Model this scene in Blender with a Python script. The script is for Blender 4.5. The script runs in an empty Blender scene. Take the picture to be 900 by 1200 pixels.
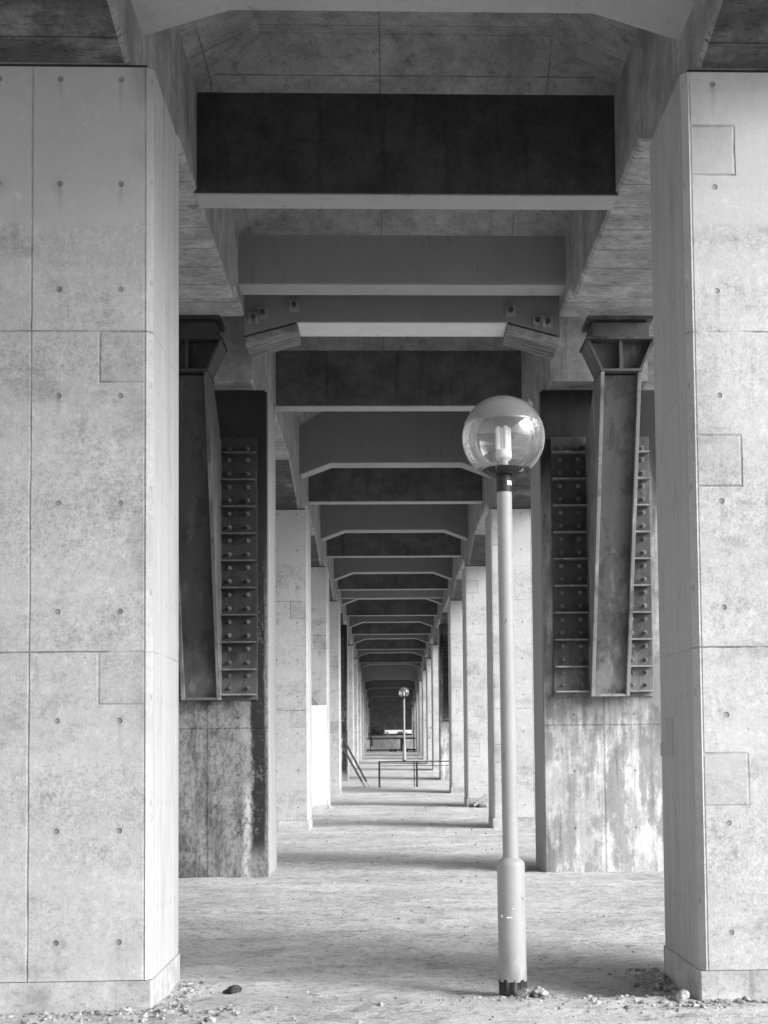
import bpy, bmesh, math, random
from mathutils import Vector, Matrix, noise
random.seed(7)
scene = bpy.context.scene
COL = scene.collection

# ------------------------------------------------------------------ helpers
class MB:
    """collects shapes and links them as ONE mesh object"""
    def __init__(s): s.v = []; s.f = []; s.sm = []
    def add(s, vs, fs, smooth=False):
        o = len(s.v); s.v += [tuple(p) for p in vs]
        for f in fs: s.f.append([i + o for i in f]); s.sm.append(smooth)
        return s
    def box(s, x0, x1, y0, y1, z0, z1):
        vs = [(x, y, z) for z in (z0, z1) for y in (y0, y1) for x in (x0, x1)]
        return s.add(vs, [(0,2,3,1),(4,5,7,6),(0,1,5,4),(1,3,7,5),(3,2,6,7),(2,0,4,6)])
    def prism(s, poly, a, b, axis='x'):
        """poly in the two other axes, extruded along axis from a to b"""
        n = len(poly)
        def P(t, p):
            return {'x': (t, p[0], p[1]), 'y': (p[0], t, p[1]), 'z': (p[0], p[1], t)}[axis]
        vs = [P(a, p) for p in poly] + [P(b, p) for p in poly]
        fs = [list(range(n))[::-1], list(range(n, 2*n))] + [(i, (i+1) % n, n+(i+1) % n, n+i) for i in range(n)]
        return s.add(vs, fs)
    def loft(s, rings, cap=True, smooth=False):
        n = len(rings[0]); vs = [p for r in rings for p in r]; fs = []
        for k in range(len(rings)-1):
            for i in range(n):
                j = (i+1) % n
                fs.append((k*n+i, k*n+j, (k+1)*n+j, (k+1)*n+i))
        s.add(vs, fs, smooth)
        if cap:
            s.add(rings[0], [list(range(n))[::-1]]); s.add(rings[-1], [list(range(n))])
        return s
    def lathe(s, prof, n=32, cx=0, cy=0, cap=True, smooth=True):
        rings = [[(cx+r*math.cos(2*math.pi*i/n), cy+r*math.sin(2*math.pi*i/n), z) for i in range(n)] for r, z in prof]
        return s.loft(rings, cap, smooth)
    def tube(s, p, q, r, n=10, r2=None):
        p = Vector(p); q = Vector(q); d = (q-p).normalized(); r2 = r if r2 is None else r2
        a = d.orthogonal().normalized(); b = d.cross(a)
        rings = [[p0 + (a*math.cos(2*math.pi*i/n) + b*math.sin(2*math.pi*i/n))*rr for i in range(n)] for p0, rr in ((p, r), (q, r2))]
        return s.loft(rings, True, n > 6)
    def bar(s, p, q, w, h):
        p = Vector(p); q = Vector(q); d = (q-p).normalized()
        a = d.cross(Vector((0,1,0)));  a = a.normalized() if a.length > .01 else Vector((1,0,0)); b = d.cross(a)
        rings = [[p0 + a*sx*w/2 + b*sy*h/2 for sx, sy in ((-1,-1),(1,-1),(1,1),(-1,1))] for p0 in (p, q)]
        return s.loft(rings)
    def rock(s, c, r, sub=2, flat=.7, seed=0):
        bm = bmesh.new(); bmesh.ops.create_icosphere(bm, subdivisions=sub, radius=1)
        off = Vector((seed*3.1, seed*1.7, seed*.9)); ax = 1 + .4*random.random()
        rot = Matrix.Rotation(random.random()*6.28, 3, 'Z') @ Matrix.Rotation(random.random()*.8, 3, 'X')
        vs = []
        for v in bm.verts:
            k = 1 + .45*noise.noise(v.co*1.3 + off) + .15*noise.noise(v.co*3.7 + off)
            p = rot @ Vector((v.co.x*k*ax, v.co.y*k, v.co.z*k*flat))
            vs.append(Vector(c) + p*r)
        fs = [[v.index for v in f.verts] for f in bm.faces]
        bm.free(); return s.add(vs, fs, False)
    def build(s, name, mat, parent=None, loc=None, bevel=0, label=None):
        me = bpy.data.meshes.new(name); me.from_pydata(s.v, [], s.f)
        bm = bmesh.new(); bm.from_mesh(me); bmesh.ops.recalc_face_normals(bm, faces=bm.faces); bm.to_mesh(me); bm.free()
        for p, q in zip(me.polygons, s.sm): p.use_smooth = q
        me.materials.append(mat)
        o = bpy.data.objects.new(name, me); COL.objects.link(o)
        if parent: o.parent = parent
        if loc: o.location = loc
        if bevel:
            m = o.modifiers.new('bevel', 'BEVEL'); m.width = bevel; m.segments = 2; m.limit_method = 'ANGLE'
        if label: o['label'] = label
        return o

def tag(o, label=None, cat=None, group=None, kind=None):
    if label: o['label'] = label
    if cat: o['category'] = cat
    if group: o['group'] = group
    if kind: o['kind'] = kind
    return o
def empty(name, loc, rz=0):
    o = bpy.data.objects.new(name, None); COL.objects.link(o); o.location = loc; o.rotation_euler.z = rz
    o.empty_display_size = .2
    return o
def copy_tree(o, parent=None):
    c = o.copy(); COL.objects.link(c)
    if parent: c.parent = parent
    for ch in list(o.children): copy_tree(ch, c)
    return c
ORD = ['', 'first', 'second', 'third', 'fourth', 'fifth', 'sixth', 'seventh', 'eighth', 'ninth', 'tenth', 'eleventh', 'twelfth', 'thirteenth']
def lerp_tab(tab, y):
    if y <= tab[0][0]: return tab[0][1]
    for (a, va), (b, vb) in zip(tab, tab[1:]):
        if y <= b: return va + (vb-va)*(y-a)/(b-a)
    return tab[-1][1]

# ------------------------------------------------------------------ node helper
class NT:
    def __init__(s, name):
        s.m = bpy.data.materials.new(name); s.m.use_nodes = True
        s.t = s.m.node_tree; s.N = s.t.nodes; s.L = s.t.links
        s.b = s.N['Principled BSDF']; s.out = s.N['Material Output']
        s.tc = s.N.new('ShaderNodeTexCoord'); s.oi = s.N.new('ShaderNodeObjectInfo')
        s.P = s.tc.outputs['Object']
        sx = s.N.new('ShaderNodeSeparateXYZ'); s.L.new(s.P, sx.inputs[0]); s.x, s.y, s.z = sx.outputs
        g = s.N.new('ShaderNodeNewGeometry'); sn = s.N.new('ShaderNodeSeparateXYZ'); s.L.new(g.outputs['Normal'], sn.inputs[0])
        s.nx, s.ny, s.nz = sn.outputs
        # per-object shifted coordinates
        mm = s.N.new('ShaderNodeVectorMath'); mm.operation = 'MULTIPLY_ADD'
        cb = s.N.new('ShaderNodeCombineXYZ')
        for i in range(3): s.L.new(s.oi.outputs['Random'], cb.inputs[i])
        s.L.new(cb.outputs[0], mm.inputs[0]); mm.inputs[1].default_value = (37., 53., 71.); s.L.new(s.P, mm.inputs[2])
        s.Q = mm.outputs[0]
    def _in(s, sock, v):
        if isinstance(v, (int, float)): sock.default_value = v
        else: s.L.new(v, sock)
    def math(s, op, a, b=0., c=0., clamp=False):
        n = s.N.new('ShaderNodeMath'); n.operation = op; n.use_clamp = clamp
        s._in(n.inputs[0], a); s._in(n.inputs[1], b); s._in(n.inputs[2], c); return n.outputs[0]
    def add(s, a, b): return s.math('ADD', a, b)
    def sub(s, a, b): return s.math('SUBTRACT', a, b)
    def mul(s, a, b): return s.math('MULTIPLY', a, b)
    def mx(s, a, b): return s.math('MAXIMUM', a, b)
    def mn(s, a, b): return s.math('MINIMUM', a, b)
    def ab(s, a): return s.math('ABSOLUTE', a)
    def ramp(s, v, a, b, lo=0., hi=1.):
        n = s.N.new('ShaderNodeMapRange'); n.interpolation_type = 'SMOOTHSTEP'
        s._in(n.inputs[0], v); s._in(n.inputs[1], a); s._in(n.inputs[2], b); s._in(n.inputs[3], lo); s._in(n.inputs[4], hi)
        return n.outputs[0]
    def noise(s, scale=1., sc=(1,1,1), det=4., rough=.55, dist=0., vec=None, off=(0,0,0)):
        mp = s.N.new('ShaderNodeMapping'); mp.inputs['Scale'].default_value = sc; mp.inputs['Location'].default_value = off
        s.L.new(vec or s.Q, mp.inputs[0])
        n = s.N.new('ShaderNodeTexNoise'); n.inputs['Scale'].default_value = scale; n.inputs['Detail'].default_value = det
        n.inputs['Roughness'].default_value = rough; n.inputs['Distortion'].default_value = dist
        s.L.new(mp.outputs[0], n.inputs['Vector']); return n.outputs['Fac']
    def vor(s, scale=1., sc=(1,1,1), vec=None):
        mp = s.N.new('ShaderNodeMapping'); mp.inputs['Scale'].default_value = sc
        s.L.new(vec or s.Q, mp.inputs[0]); n = s.N.new('ShaderNodeTexVoronoi'); n.inputs['Scale'].default_value = scale
        s.L.new(mp.outputs[0], n.inputs['Vector']); return n.outputs['Distance']
    def line(s, c, pos, w):      # 1 on a line
        return s.ramp(s.ab(s.sub(c, pos)), w*.4, w, 1., 0.)
    def lat(s, c, off, step):    # signed distance to nearest lattice point
        k = s.math('DIVIDE', s.sub(c, off), step)
        return s.mul(s.sub(k, s.math('ROUND', k)), step)
    def mixv(s, a, b, f):        # a*(1-f)+b*f
        return s.add(s.mul(a, s.sub(1., f)), s.mul(b, f))
    def finish(s, v, rough=.85, bump=None, bs=.3, bd=.02, spec=.25, metal=0.):
        v = s.mn(s.mx(v, .012), .9)
        s.L.new(v, s.b.inputs['Base Color'])
        s._in(s.b.inputs['Roughness'], rough); s.b.inputs['Specular IOR Level'].default_value = spec
        s.b.inputs['Metallic'].default_value = metal
        if bump is not None:
            n = s.N.new('ShaderNodeBump'); n.inputs['Strength'].default_value = bs; n.inputs['Distance'].default_value = bd
            s.L.new(bump, n.inputs['Height']); s.L.new(n.outputs[0], s.b.inputs['Normal'])
        return s.m

def plain(name, v, rough=.6, metal=0., var=.25, sc=6., spec=.4, spots=0.):
    t = NT(name); n = t.noise(sc, det=6); f = t.noise(sc*9, det=3)
    val = t.mul(v, t.add(1-var, t.add(t.mul(n, var*1.4), t.mul(f, var*.6))))
    if spots: val = t.mixv(val, v*.3, t.mul(t.ramp(t.noise(sc*5, det=2), .68, .72), spots))
    return t.finish(val, rough, f, .15, .004, spec, metal)

# ------------------------------------------------------------------ materials
def pier_mat(name, side, patch_z, base=.49):
    """side=+1: corridor edge at local x=+.7 ; side=-1: corridor edge at local x=-.7"""
    t = NT(name)
    u = t.sub(.7, t.mul(t.x, side))                      # distance from the corridor-side edge
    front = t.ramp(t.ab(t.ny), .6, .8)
    big = t.noise(.9, det=5, rough=.6); mid = t.noise(3.2, det=5); fine = t.noise(58, (1,1,.8), det=8, rough=.8)
    hor = t.noise(1.2, (.35,1,1.7), det=4, off=(4,2,9))
    # rough, pitted areas against smooth ones, with lift boundaries
    pit = t.ramp(t.add(hor, t.mul(mid, .3)), .52, .78)
    v = t.mul(base, t.add(.70, t.add(t.mul(big, .42), t.mul(mid, .18))))
    grain2 = t.noise(21, (1,1,.85), det=8, rough=.8, off=(4,8,2))
    v = t.mul(v, t.sub(1., t.mul(t.ramp(fine, .46, .62), t.add(.11, t.mul(pit, .17)))))
    v = t.mul(v, t.sub(1., t.mul(t.ramp(grain2, .50, .66), t.add(.05, t.mul(pit, .19)))))
    v = t.mul(v, t.add(.90, t.mul(t.ramp(grain2, .50, .36), .16)))
    speck = t.ramp(t.noise(130, det=3, rough=.7), .58, .68)
    v = t.mul(v, t.sub(1., t.mul(speck, t.add(.08, t.mul(pit, .28)))))
    air = t.ramp(t.noise(34, det=1, off=(6,3,8)), .775, .80)
    v = t.mul(v, t.sub(1., t.mul(air, .55)))
    grime = t.ramp(t.add(t.noise(2.4, (1,1,1.5), det=9, rough=.78, off=(2,6,6)), t.mul(fine, .18)), .60, .74)
    v = t.mul(v, t.sub(1., t.mul(grime, .24)))
    band = t.noise(1.7, (.25,.25,2.2), det=6, rough=.7, off=(1,1,7)); v = t.mul(v, t.add(.84, t.mul(band, .32)))
    runs = t.ramp(t.noise(9, (1.6,1,.10), det=6, rough=.65, off=(3,2,2)), .55, .72)
    v = t.mul(v, t.sub(1., t.mul(runs, t.mul(t.ramp(mid, .45, .65), .20))))
    # smooth paler top lift
    lift = t.ramp(t.add(t.z, t.mul(t.noise(4, det=3), .06)), 4.57, 4.62)
    v = t.mixv(v, t.mul(base*.94, t.add(.85, t.mul(big, .25))), t.mul(lift, .75))
    edge = t.mul(t.ramp(u, .03, .25, 1., 0.), t.ramp(t.noise(2.2, (1,1,.5), det=5, off=(9,1,3)), .45, .75))
    v = t.mul(v, t.sub(1., t.mul(edge, .35)))
    # formwork joints
    wob = t.add(t.mul(t.sub(t.noise(2.5, det=2), .5), .010), t.mul(t.sub(t.noise(30, det=3), .5), .008))
    jz = t.ab(t.add(t.lat(t.z, 2.05, 1.87), wob)); jm = t.ramp(jz, .002, .008, 1., 0.)
    jv = t.ramp(t.ab(t.add(t.sub(u, .7), wob)), .002, .008, 1., 0.)
    jed = t.ramp(t.ab(t.sub(u, .045)), .002, .007, 1., 0.)
    brk = t.ramp(t.noise(3., det=4, off=(5,5,5)), .33, .6)
    jm = t.mul(jm, t.mul(t.ramp(t.z, .5, .6), t.add(.35, t.mul(front, .65))))
    joint = t.mx(t.mul(jm, brk), t.mul(front, t.mx(t.mul(jv, t.add(.35, t.mul(brk, .45))), t.mul(jed, .5))))
    # repaired recess patches next to the corner
    pz = t.math('MODULO', t.add(t.sub(patch_z, t.z), 1.87*4), 1.87)   # 0 at top of patch
    inz = t.mul(t.ramp(pz, .30, .31, 1., 0.), 1.); inu = t.ramp(t.add(u, wob), .30, .31, 1., 0.)
    pr = t.mx(t.mul(inu, t.mx(t.ramp(t.ab(t.sub(pz, .30)), .003, .009, 1., 0.), t.ramp(t.mn(pz, t.sub(1.87, pz)), .003, .012, 1., 0.))),
              t.mul(inz, t.ramp(t.ab(t.sub(t.add(u, wob), .305)), .003, .010, 1., 0.)))
    front_in = t.mul(t.mul(front, t.ramp(u, .04, .05)), t.mul(t.ramp(t.z, .6, .7), t.ramp(t.z, 5.16, 5.2, 1., 0.)))
    pr = t.mul(t.mul(pr, front_in), t.add(.25, t.mul(t.ramp(t.noise(1.4, det=2, off=(2,7,1)), .4, .6), .65)))
    insh = t.mul(t.mul(inz, inu), front_in)
    v = t.mul(v, t.sub(1., t.mul(insh, t.mul(t.noise(5, det=5, off=(3,3,3)), .22))))
    # tie holes
    du = t.lat(u, .185, .355); dz = t.lat(t.z, .40, .628)
    d = t.math('SQRT', t.add(t.mul(du, du), t.mul(dz, dz)))
    hole = t.mul(t.ramp(d, .011, .016, 1., 0.), front)
    dzd = t.add(dz, 0.); drip = t.mul(t.mul(t.ramp(t.ab(t.add(du, t.mul(t.sub(mid, .5), .03))), .003, .020, 1., 0.), t.mul(t.ramp(dzd, -.28, -.02), t.ramp(dzd, .0, .01, 1., 0.))), front)
    drip = t.mul(drip, t.ramp(t.noise(1.9, det=3, off=(4,9,4)), .46, .60))
    shadow = t.mul(t.ramp(t.math('SQRT', t.add(t.mul(du, du), t.mul(t.sub(dz, .006), t.sub(dz, .006)))), .010, .016, 1., 0.), front)
    halo = t.mul(t.mul(t.ramp(d, .02, .09, 1., 0.), front), t.ramp(t.noise(3, det=3, off=(8,8,1)), .5, .7))
    rim = t.mul(t.ramp(t.ab(t.sub(d, .0155)), .001, .003, 1., 0.), front)
    # side faces: boards with vertical grain, nail marks in rows
    grain = t.noise(5., (3.,3.,.14), det=6); bd = t.ramp(t.ab(t.lat(t.y, .07, .27)), .001, .005, 1., 0.)
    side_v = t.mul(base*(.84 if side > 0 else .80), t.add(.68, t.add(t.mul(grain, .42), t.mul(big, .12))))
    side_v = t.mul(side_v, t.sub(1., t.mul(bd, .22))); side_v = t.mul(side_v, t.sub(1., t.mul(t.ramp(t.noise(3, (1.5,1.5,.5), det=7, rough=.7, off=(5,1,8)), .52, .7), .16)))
    ny2 = t.lat(t.y, .0, .17); nz2 = t.lat(t.add(t.z, t.mul(t.y, .04)), .56, .605)
    nail = t.mul(t.ramp(t.ab(ny2), .004, .008, 1., 0.), t.ramp(t.ab(nz2), .014, .022, 1., 0.))
    side_v = t.mul(side_v, t.sub(1., t.mul(nail, .45)))
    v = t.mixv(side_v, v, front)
    v = t.mul(v, t.sub(1., t.mul(t.mx(joint, t.mul(pr, .75)), t.add(.25, t.mul(t.ramp(t.noise(7, det=5, rough=.7, off=(1,9,1)), .35, .65), .4)))))
    v = t.mul(v, t.sub(1., t.mul(halo, .18))); v = t.mul(v, t.sub(1., t.mul(drip, .16)))
    v = t.mul(v, t.sub(1., t.mul(hole, .40))); v = t.mul(v, t.sub(1., t.mul(rim, .4)))
    # thin pale efflorescence scratches
    w = t.noise(1.1, (1,1,.6), det=3, dist=1.2, off=(1,4,2))
    v = t.add(v, t.mul(t.ramp(t.ab(t.sub(w, .5)), .0015, .004, .05, 0.), t.ramp(mid, .55, .65)))
    # soil splash at the foot
    foot = t.mul(t.ramp(t.add(t.z, t.mul(mid, .25)), .16, .30, 1., 0.), .28)
    v = t.mul(v, t.sub(1., foot))
    h = t.sub(t.add(t.mul(fine, .25), t.mul(grain2, .35)), t.add(t.mul(t.mx(joint, pr), 1.2), t.add(t.mul(hole, 2.5), t.mul(air, .8))))
    return t.finish(v, .88, h, .6, .012, .2)

def stained_mat(name, side, heavy):
    """pier face under the leaking expansion joint: runs, blotches, black top"""
    t = NT(name)
    u = t.sub(.7, t.mul(t.x, side)); front = t.ramp(t.ab(t.ny), .6, .8)
    run = t.noise(2.6, (2.0,1,.28), det=6, rough=.62, dist=.3); blot = t.noise(2.3, (1,1,.7), det=7, rough=.7, off=(3,1,4)); fine = t.noise(34, (1,1,.6), det=6, rough=.75)
    white = t.ramp(t.add(t.mul(t.noise(1.5, (1.3,1,.7), det=9, rough=.75, off=(7,2,1)), .75), t.mul(t.noise(7, (2,1,.16), det=6, rough=.6, off=(2,2,7)), .25)), .44, .56)
    if heavy:
        v = t.mul(.25, t.add(.25, t.add(t.mul(run, .75), t.mul(blot, .75))))
        v = t.mul(v, t.sub(1., t.mul(t.ramp(run, .50, .62), .45)))
        v = t.mul(v, t.sub(1., t.mul(t.ramp(t.noise(1.6, det=7, rough=.7, off=(5,5,9)), .50, .62), .5)))
        v = t.mul(v, t.sub(1., t.mul(t.ramp(fine, .47, .57), .42)))
        fl = t.ramp(t.noise(52, (1,1,.7), det=5, rough=.7, off=(2,2,2)), .62, .68); v = t.mixv(v, .42, t.mul(fl, .5))
        strip = t.ramp(t.ab(t.sub(t.add(u, t.mul(t.sub(blot, .5), .10)), .125)), .065, .095, 1., 0.)
        strip = t.mul(strip, t.ramp(t.add(t.z, t.mul(blot, .5)), .35, .65))
        v = t.mixv(v, t.mul(.028, t.add(.5, fine)), t.mul(strip, t.ramp(t.add(t.mul(fine, .6), t.mul(blot, .4)), .60, .52)))
        eff = t.mul(t.mul(t.ramp(t.ab(t.sub(t.add(u, t.mul(t.sub(blot, .5), .30)), .25)), .01, .09, 1., 0.), t.ramp(t.z, 2.2, 1.2)), t.ramp(t.noise(2.8, (1,1,.6), det=6, off=(8,3,3)), .40, .58))
        v = t.mixv(v, .48, t.mul(eff, t.ramp(fine, .40, .52)))
    else:
        v = t.mul(.45, t.add(.5, t.add(t.mul(run, .5), t.mul(blot, .3))))
        v = t.mixv(v, t.mul(.72, t.add(.72, t.mul(fine, .45))), t.mul(white, .85))
        dk = t.ramp(t.add(t.mul(run, .6), t.mul(t.noise(1.9, (1.1,1,.8), det=9, rough=.76, off=(11,3,6)), .6)), .585, .66)
        v = t.mixv(v, .20, t.mul(dk, .7)); vs = t.ramp(t.noise(8, (2,1,.10), det=6, rough=.65, off=(6,6,2)), .50, .66); v = t.mul(v, t.sub(1., t.mul(vs, .28)))
        v = t.mul(v, t.sub(1., t.mul(t.ramp(fine, .5, .62), .18)))
        under = t.mul(t.ramp(t.add(t.z, t.mul(run, .8)), 1.7, 2.4), .4)
        v = t.mul(v, t.sub(1., under))
        v = t.mul(v, t.sub(1., t.mul(t.ramp(u, .03, .13, 1., 0.), .25)))
    jz = t.ramp(t.ab(t.sub(t.z, 1.68)), .003, .012, 1., 0.); jv = t.ramp(t.ab(t.sub(u, .7)), .004, .014, 1., 0.)
    v = t.mul(v, t.sub(1., t.mul(t.mx(jz, jv), .4)))
    # runs of black dirt from the joint above
    black = t.ramp(t.add(t.z, t.mul(run, 1.0)), 2.6 if heavy else 4.3, 4.6 if heavy else 5.3)
    v = t.mixv(v, t.mul(.022, t.add(.4, t.mul(blot, 1.3))), t.mul(black, .97))
    grain = t.noise(5., (3.,3.,.14), det=6)
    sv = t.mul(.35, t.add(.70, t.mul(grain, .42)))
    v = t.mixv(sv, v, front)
    d2 = t.math('SQRT', t.add(t.mul(t.lat(u, .35, .7), t.lat(u, .35, .7)), t.mul(t.lat(t.z, .5, .65), t.lat(t.z, .5, .65))))
    v = t.mul(v, t.sub(1., t.mul(t.mul(t.ramp(d2, .012, .02, 1., 0.), front), .5)))
    return t.finish(v, .88, fine, .4, .008, .2)

def beam_mat(name, base, mott=.5, boards=None, run=.3, smooth=False):
    t = NT(name)
    a = t.noise(1.4, det=7, rough=.65); b = t.noise(6, det=5, rough=.65, off=(2,2,5)); f = t.noise(40, det=5, rough=.7)
    v = t.mul(base, t.add(1-mott*.75, t.add(t.mul(a, mott), t.mul(b, mott*.5))))
    r = t.noise(3.5, (1.,1.,.12), det=6, off=(1,8,3)); v = t.mul(v, t.add(1-run*.5, t.mul(r, run)))
    v = t.mul(v, t.sub(1., t.mul(t.ramp(f, .52, .64), .10 if smooth else .26)))
    if not smooth:
        cl = t.noise(2.6, (.8,1,1), det=9, rough=.78, off=(8,4,2)); v = t.mul(v, t.add(.72, t.mul(t.ramp(cl, .34, .68), .54)))
        dr = t.ramp(t.noise(7, (1.3,1.3,.09), det=6, rough=.65, off=(5,5,1)), .54, .70); v = t.mul(v, t.sub(1., t.mul(dr, .30)))
    h = f
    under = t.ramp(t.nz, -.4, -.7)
    if boards == 'girder':
        w = t.mul(t.sub(t.noise(2., det=2), .5), .03)
        g = t.ramp(t.ab(t.add(t.lat(t.y, 0., .5), w)), .004, .014, 1., 0.)          # boards across the soffit
        kn = t.mul(t.mx(t.ramp(t.noise(9., (.9, 3.2, 1.), det=5, rough=.65, off=(6,1,2)), .54, .63), t.mul(t.ramp(b, .54, .66), .35)), under)
        sv = t.mul(v, t.sub(1.15, t.mul(t.mx(t.mul(g, .6), t.mul(kn, .42)), 1.)))
        gr = t.noise(4., (.3,.3,3.), det=5)
        v = t.mixv(v, sv, under)
        vert = t.ramp(t.ab(t.lat(t.y, .2, .62)), .002, .008, 1., 0.)
        v = t.mul(v, t.sub(1., t.mul(t.mul(vert, t.sub(1., under)), .18)))
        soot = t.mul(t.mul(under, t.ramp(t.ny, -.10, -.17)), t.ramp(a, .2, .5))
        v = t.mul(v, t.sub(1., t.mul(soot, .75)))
        h = t.sub(t.mul(f, .5), t.mul(g, .6))
    if boards == 'slab':
        g1 = t.ramp(t.ab(t.lat(t.y, .1, .42)), .002, .008, 1., 0.); g2 = t.ramp(t.ab(t.lat(t.x, -.02, 1.35)), .002, .008, 1., 0.)
        g = t.mul(t.mx(g1, g2), t.ramp(t.noise(1.7, det=3, off=(4,4,4)), .3, .55))
        v = t.mul(v, t.sub(1., t.mul(g, .5))); h = t.sub(t.mul(f, .5), t.mul(g, 1.))
    if boards == 'corbel':
        gr = t.noise(5., (.3,6.,1.), det=6, rough=.65); v = t.mul(v, t.ramp(gr, .36, .62, .35, 1.25)); h = gr
    if smooth:
        v = t.mul(v, t.sub(1., t.mul(t.ramp(t.noise(5, (2.5,1,.6), det=4, off=(3,9,1)), .64, .72), .18)))
    return t.finish(v, .85, h, .3, .008, .2)

M = {}
M['pierL'] = pier_mat('left_pier_concrete', 1, 2.05)
M['pierR'] = pier_mat('right_pier_concrete', -1, 1.43, .53)
M['stL'] = stained_mat('left_stained_concrete', 1, True)
M['stR'] = stained_mat('right_stained_concrete', -1, False)
M['plinth'] = beam_mat('plinth_concrete', .42, .6, None, .15)
M['girder'] = beam_mat('girder_concrete', .30, .6, 'girder', .9)
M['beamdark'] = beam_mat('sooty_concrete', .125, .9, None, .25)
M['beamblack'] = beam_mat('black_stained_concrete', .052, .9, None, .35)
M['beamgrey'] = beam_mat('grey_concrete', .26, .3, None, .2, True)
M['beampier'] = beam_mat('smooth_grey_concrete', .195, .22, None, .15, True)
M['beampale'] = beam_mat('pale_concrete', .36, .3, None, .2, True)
M['bright'] = beam_mat('bounce_lit_soffit', .74, .35, None, .15, True)  # very pale tone paints ground-bounce light onto the bolted beam's underside
M['corbel'] = beam_mat('rough_board_concrete', .24, .5, 'corbel', .2)
M['slab'] = beam_mat('slab_concrete', .28, .9, 'slab', .2)
M['pad'] = plain('bearing_rubber', .03, .8)
M['white'] = plain('white_paint', .80, .5, var=.06)
M['wall'] = beam_mat('wall_concrete', .16, .4, None, .4)
M['darkmetal'] = plain('dark_metal', .05, .5, .3)
M['timber'] = plain('old_timber', .10, .8, var=.6)
M['lowwall'] = beam_mat('low_wall_concrete', .5, .2, None, .2)
def steel_mat(name, base, dirt):
    t = NT(name); a = t.noise(2.2, (1,1,.5), det=7, rough=.7); f = t.noise(30, det=5, rough=.7); r = t.noise(4, (2.5,2.5,.2), det=6, off=(3,1,1))
    v = t.mul(base, t.add(.5, t.add(t.mul(a, .6), t.mul(r, .45))))
    v = t.mul(v, t.sub(1., t.mul(t.ramp(a, .56, .68), dirt)))
    v = t.mul(v, t.sub(1., t.mul(t.ramp(f, .58, .66), .25)))
    chalk = t.ramp(t.add(t.z, t.mul(r, 1.2)), 3.35, 2.5); v = t.mixv(v, .30, t.mul(chalk, min(.75, base*9)))
    blob = t.ramp(t.noise(5, (1,1,.6), det=7, rough=.7, off=(2,9,4)), .52, .60); v = t.mul(v, t.sub(1., t.mul(blob, .4)))
    bri = t.ramp(t.noise(3, (2,2,.35), det=6, off=(7,7,1)), .56, .68); v = t.mul(v, t.add(1., t.mul(bri, .7)))
    return t.finish(v, t.add(.38, t.mul(a, .3)), f, .15, .004, .4, .0)
M['steel'] = steel_mat('weathered_painted_steel', .085, .6)
M['plate'] = steel_mat('rusty_dark_plate', .050, .6)
M['platedark'] = steel_mat('rusty_black_plate', .028, .6)
M['rim'] = steel_mat('lit_edge_steel', .19, .5)  # lighter steel paints in the lit edges of strut sides and stiffeners
M['rimdark'] = steel_mat('lit_edge_dark_steel', .085, .5)  # same painted edge light for the darker brackets
M['steeldark'] = steel_mat('grimy_painted_steel', .036, .6)

def pole_mat():
    t = NT('pale_grey_pole_paint'); a = t.noise(6, det=6); f = t.noise(60, det=3); sp = t.ramp(t.noise(26, (1,1,.5), det=2, off=(1,2,3)), .70, .74)
    v = t.mul(.34, t.add(.8, t.add(t.mul(a, .25), t.mul(f, .12)))); v = t.mul(v, t.sub(1., t.mul(sp, .55)))
    v = t.mul(v, t.sub(1., t.mul(t.mul(t.ramp(t.add(t.z, t.mul(a, .3)), .55, .2), t.ramp(t.noise(14, (1,1,.5), det=6), .42, .62)), .35)))
    scr = t.ramp(t.noise(30, (2,2,.12), det=5, rough=.7, off=(4,4,4)), .60, .70); v = t.mul(v, t.sub(1., t.mul(scr, .22)))
    return t.finish(v, .5, f, .15, .003, .35)
M['pole'] = pole_mat()
M['black'] = plain('black_paint', .018, .55, var=.4)
def flange_mat():
    t = NT('flaking_black_flange'); a = t.noise(18, det=5, rough=.7)
    v = t.mixv(.03, .30, t.ramp(a, .58, .64)); return t.finish(v, .6, a, .3, .005)
M['flange'] = flange_mat()
def glass_mat(name, diff, tint, haze, rough, grime):
    t = NT(name); N = t.N; L = t.L
    tr = N.new('ShaderNodeBsdfTransparent'); tr.inputs[0].default_value = (tint,)*3 + (1,)
    gl = N.new('ShaderNodeBsdfGlossy'); gl.inputs['Roughness'].default_value = rough; gl.inputs[0].default_value = (.95,)*3+(1,)
    df = N.new('ShaderNodeBsdfDiffuse'); tl = N.new('ShaderNodeBsdfTranslucent')
    df.inputs[0].default_value = (diff,)*3+(1,); tl.inputs[0].default_value = (diff,)*3+(1,)
    md = N.new('ShaderNodeMixShader'); md.inputs[0].default_value = .5; L.new(df.outputs[0], md.inputs[1]); L.new(tl.outputs[0], md.inputs[2])
    n = t.noise(7, (1,1,1.), det=5, rough=.7); fac = t.mul(haze, t.add(1-grime*.5, t.mul(n, grime)))
    m1 = N.new('ShaderNodeMixShader'); L.new(fac, m1.inputs[0]); L.new(tr.outputs[0], m1.inputs[1]); L.new(md.outputs[0], m1.inputs[2])
    lw = N.new('ShaderNodeFresnel'); lw.inputs[0].default_value = 1.5
    m2 = N.new('ShaderNodeMixShader'); L.new(t.mn(t.mul(lw.outputs[0], 1.5), .8), m2.inputs[0]); L.new(m1.outputs[0], m2.inputs[1]); L.new(gl.outputs[0], m2.inputs[2])
    L.new(m2.outputs[0], t.out.inputs[0]); return t.m
M['globe'] = glass_mat('clear_acrylic', .75, .97, .10, .02, .8)
M['cap'] = glass_mat('smoked_acrylic', .32, .6, .72, .16, .5)
M['tube'] = plain('white_lamp_tube', .82, .35, var=.04)
M['ceramic'] = plain('lamp_base_plastic', .7, .5, var=.1)

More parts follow.
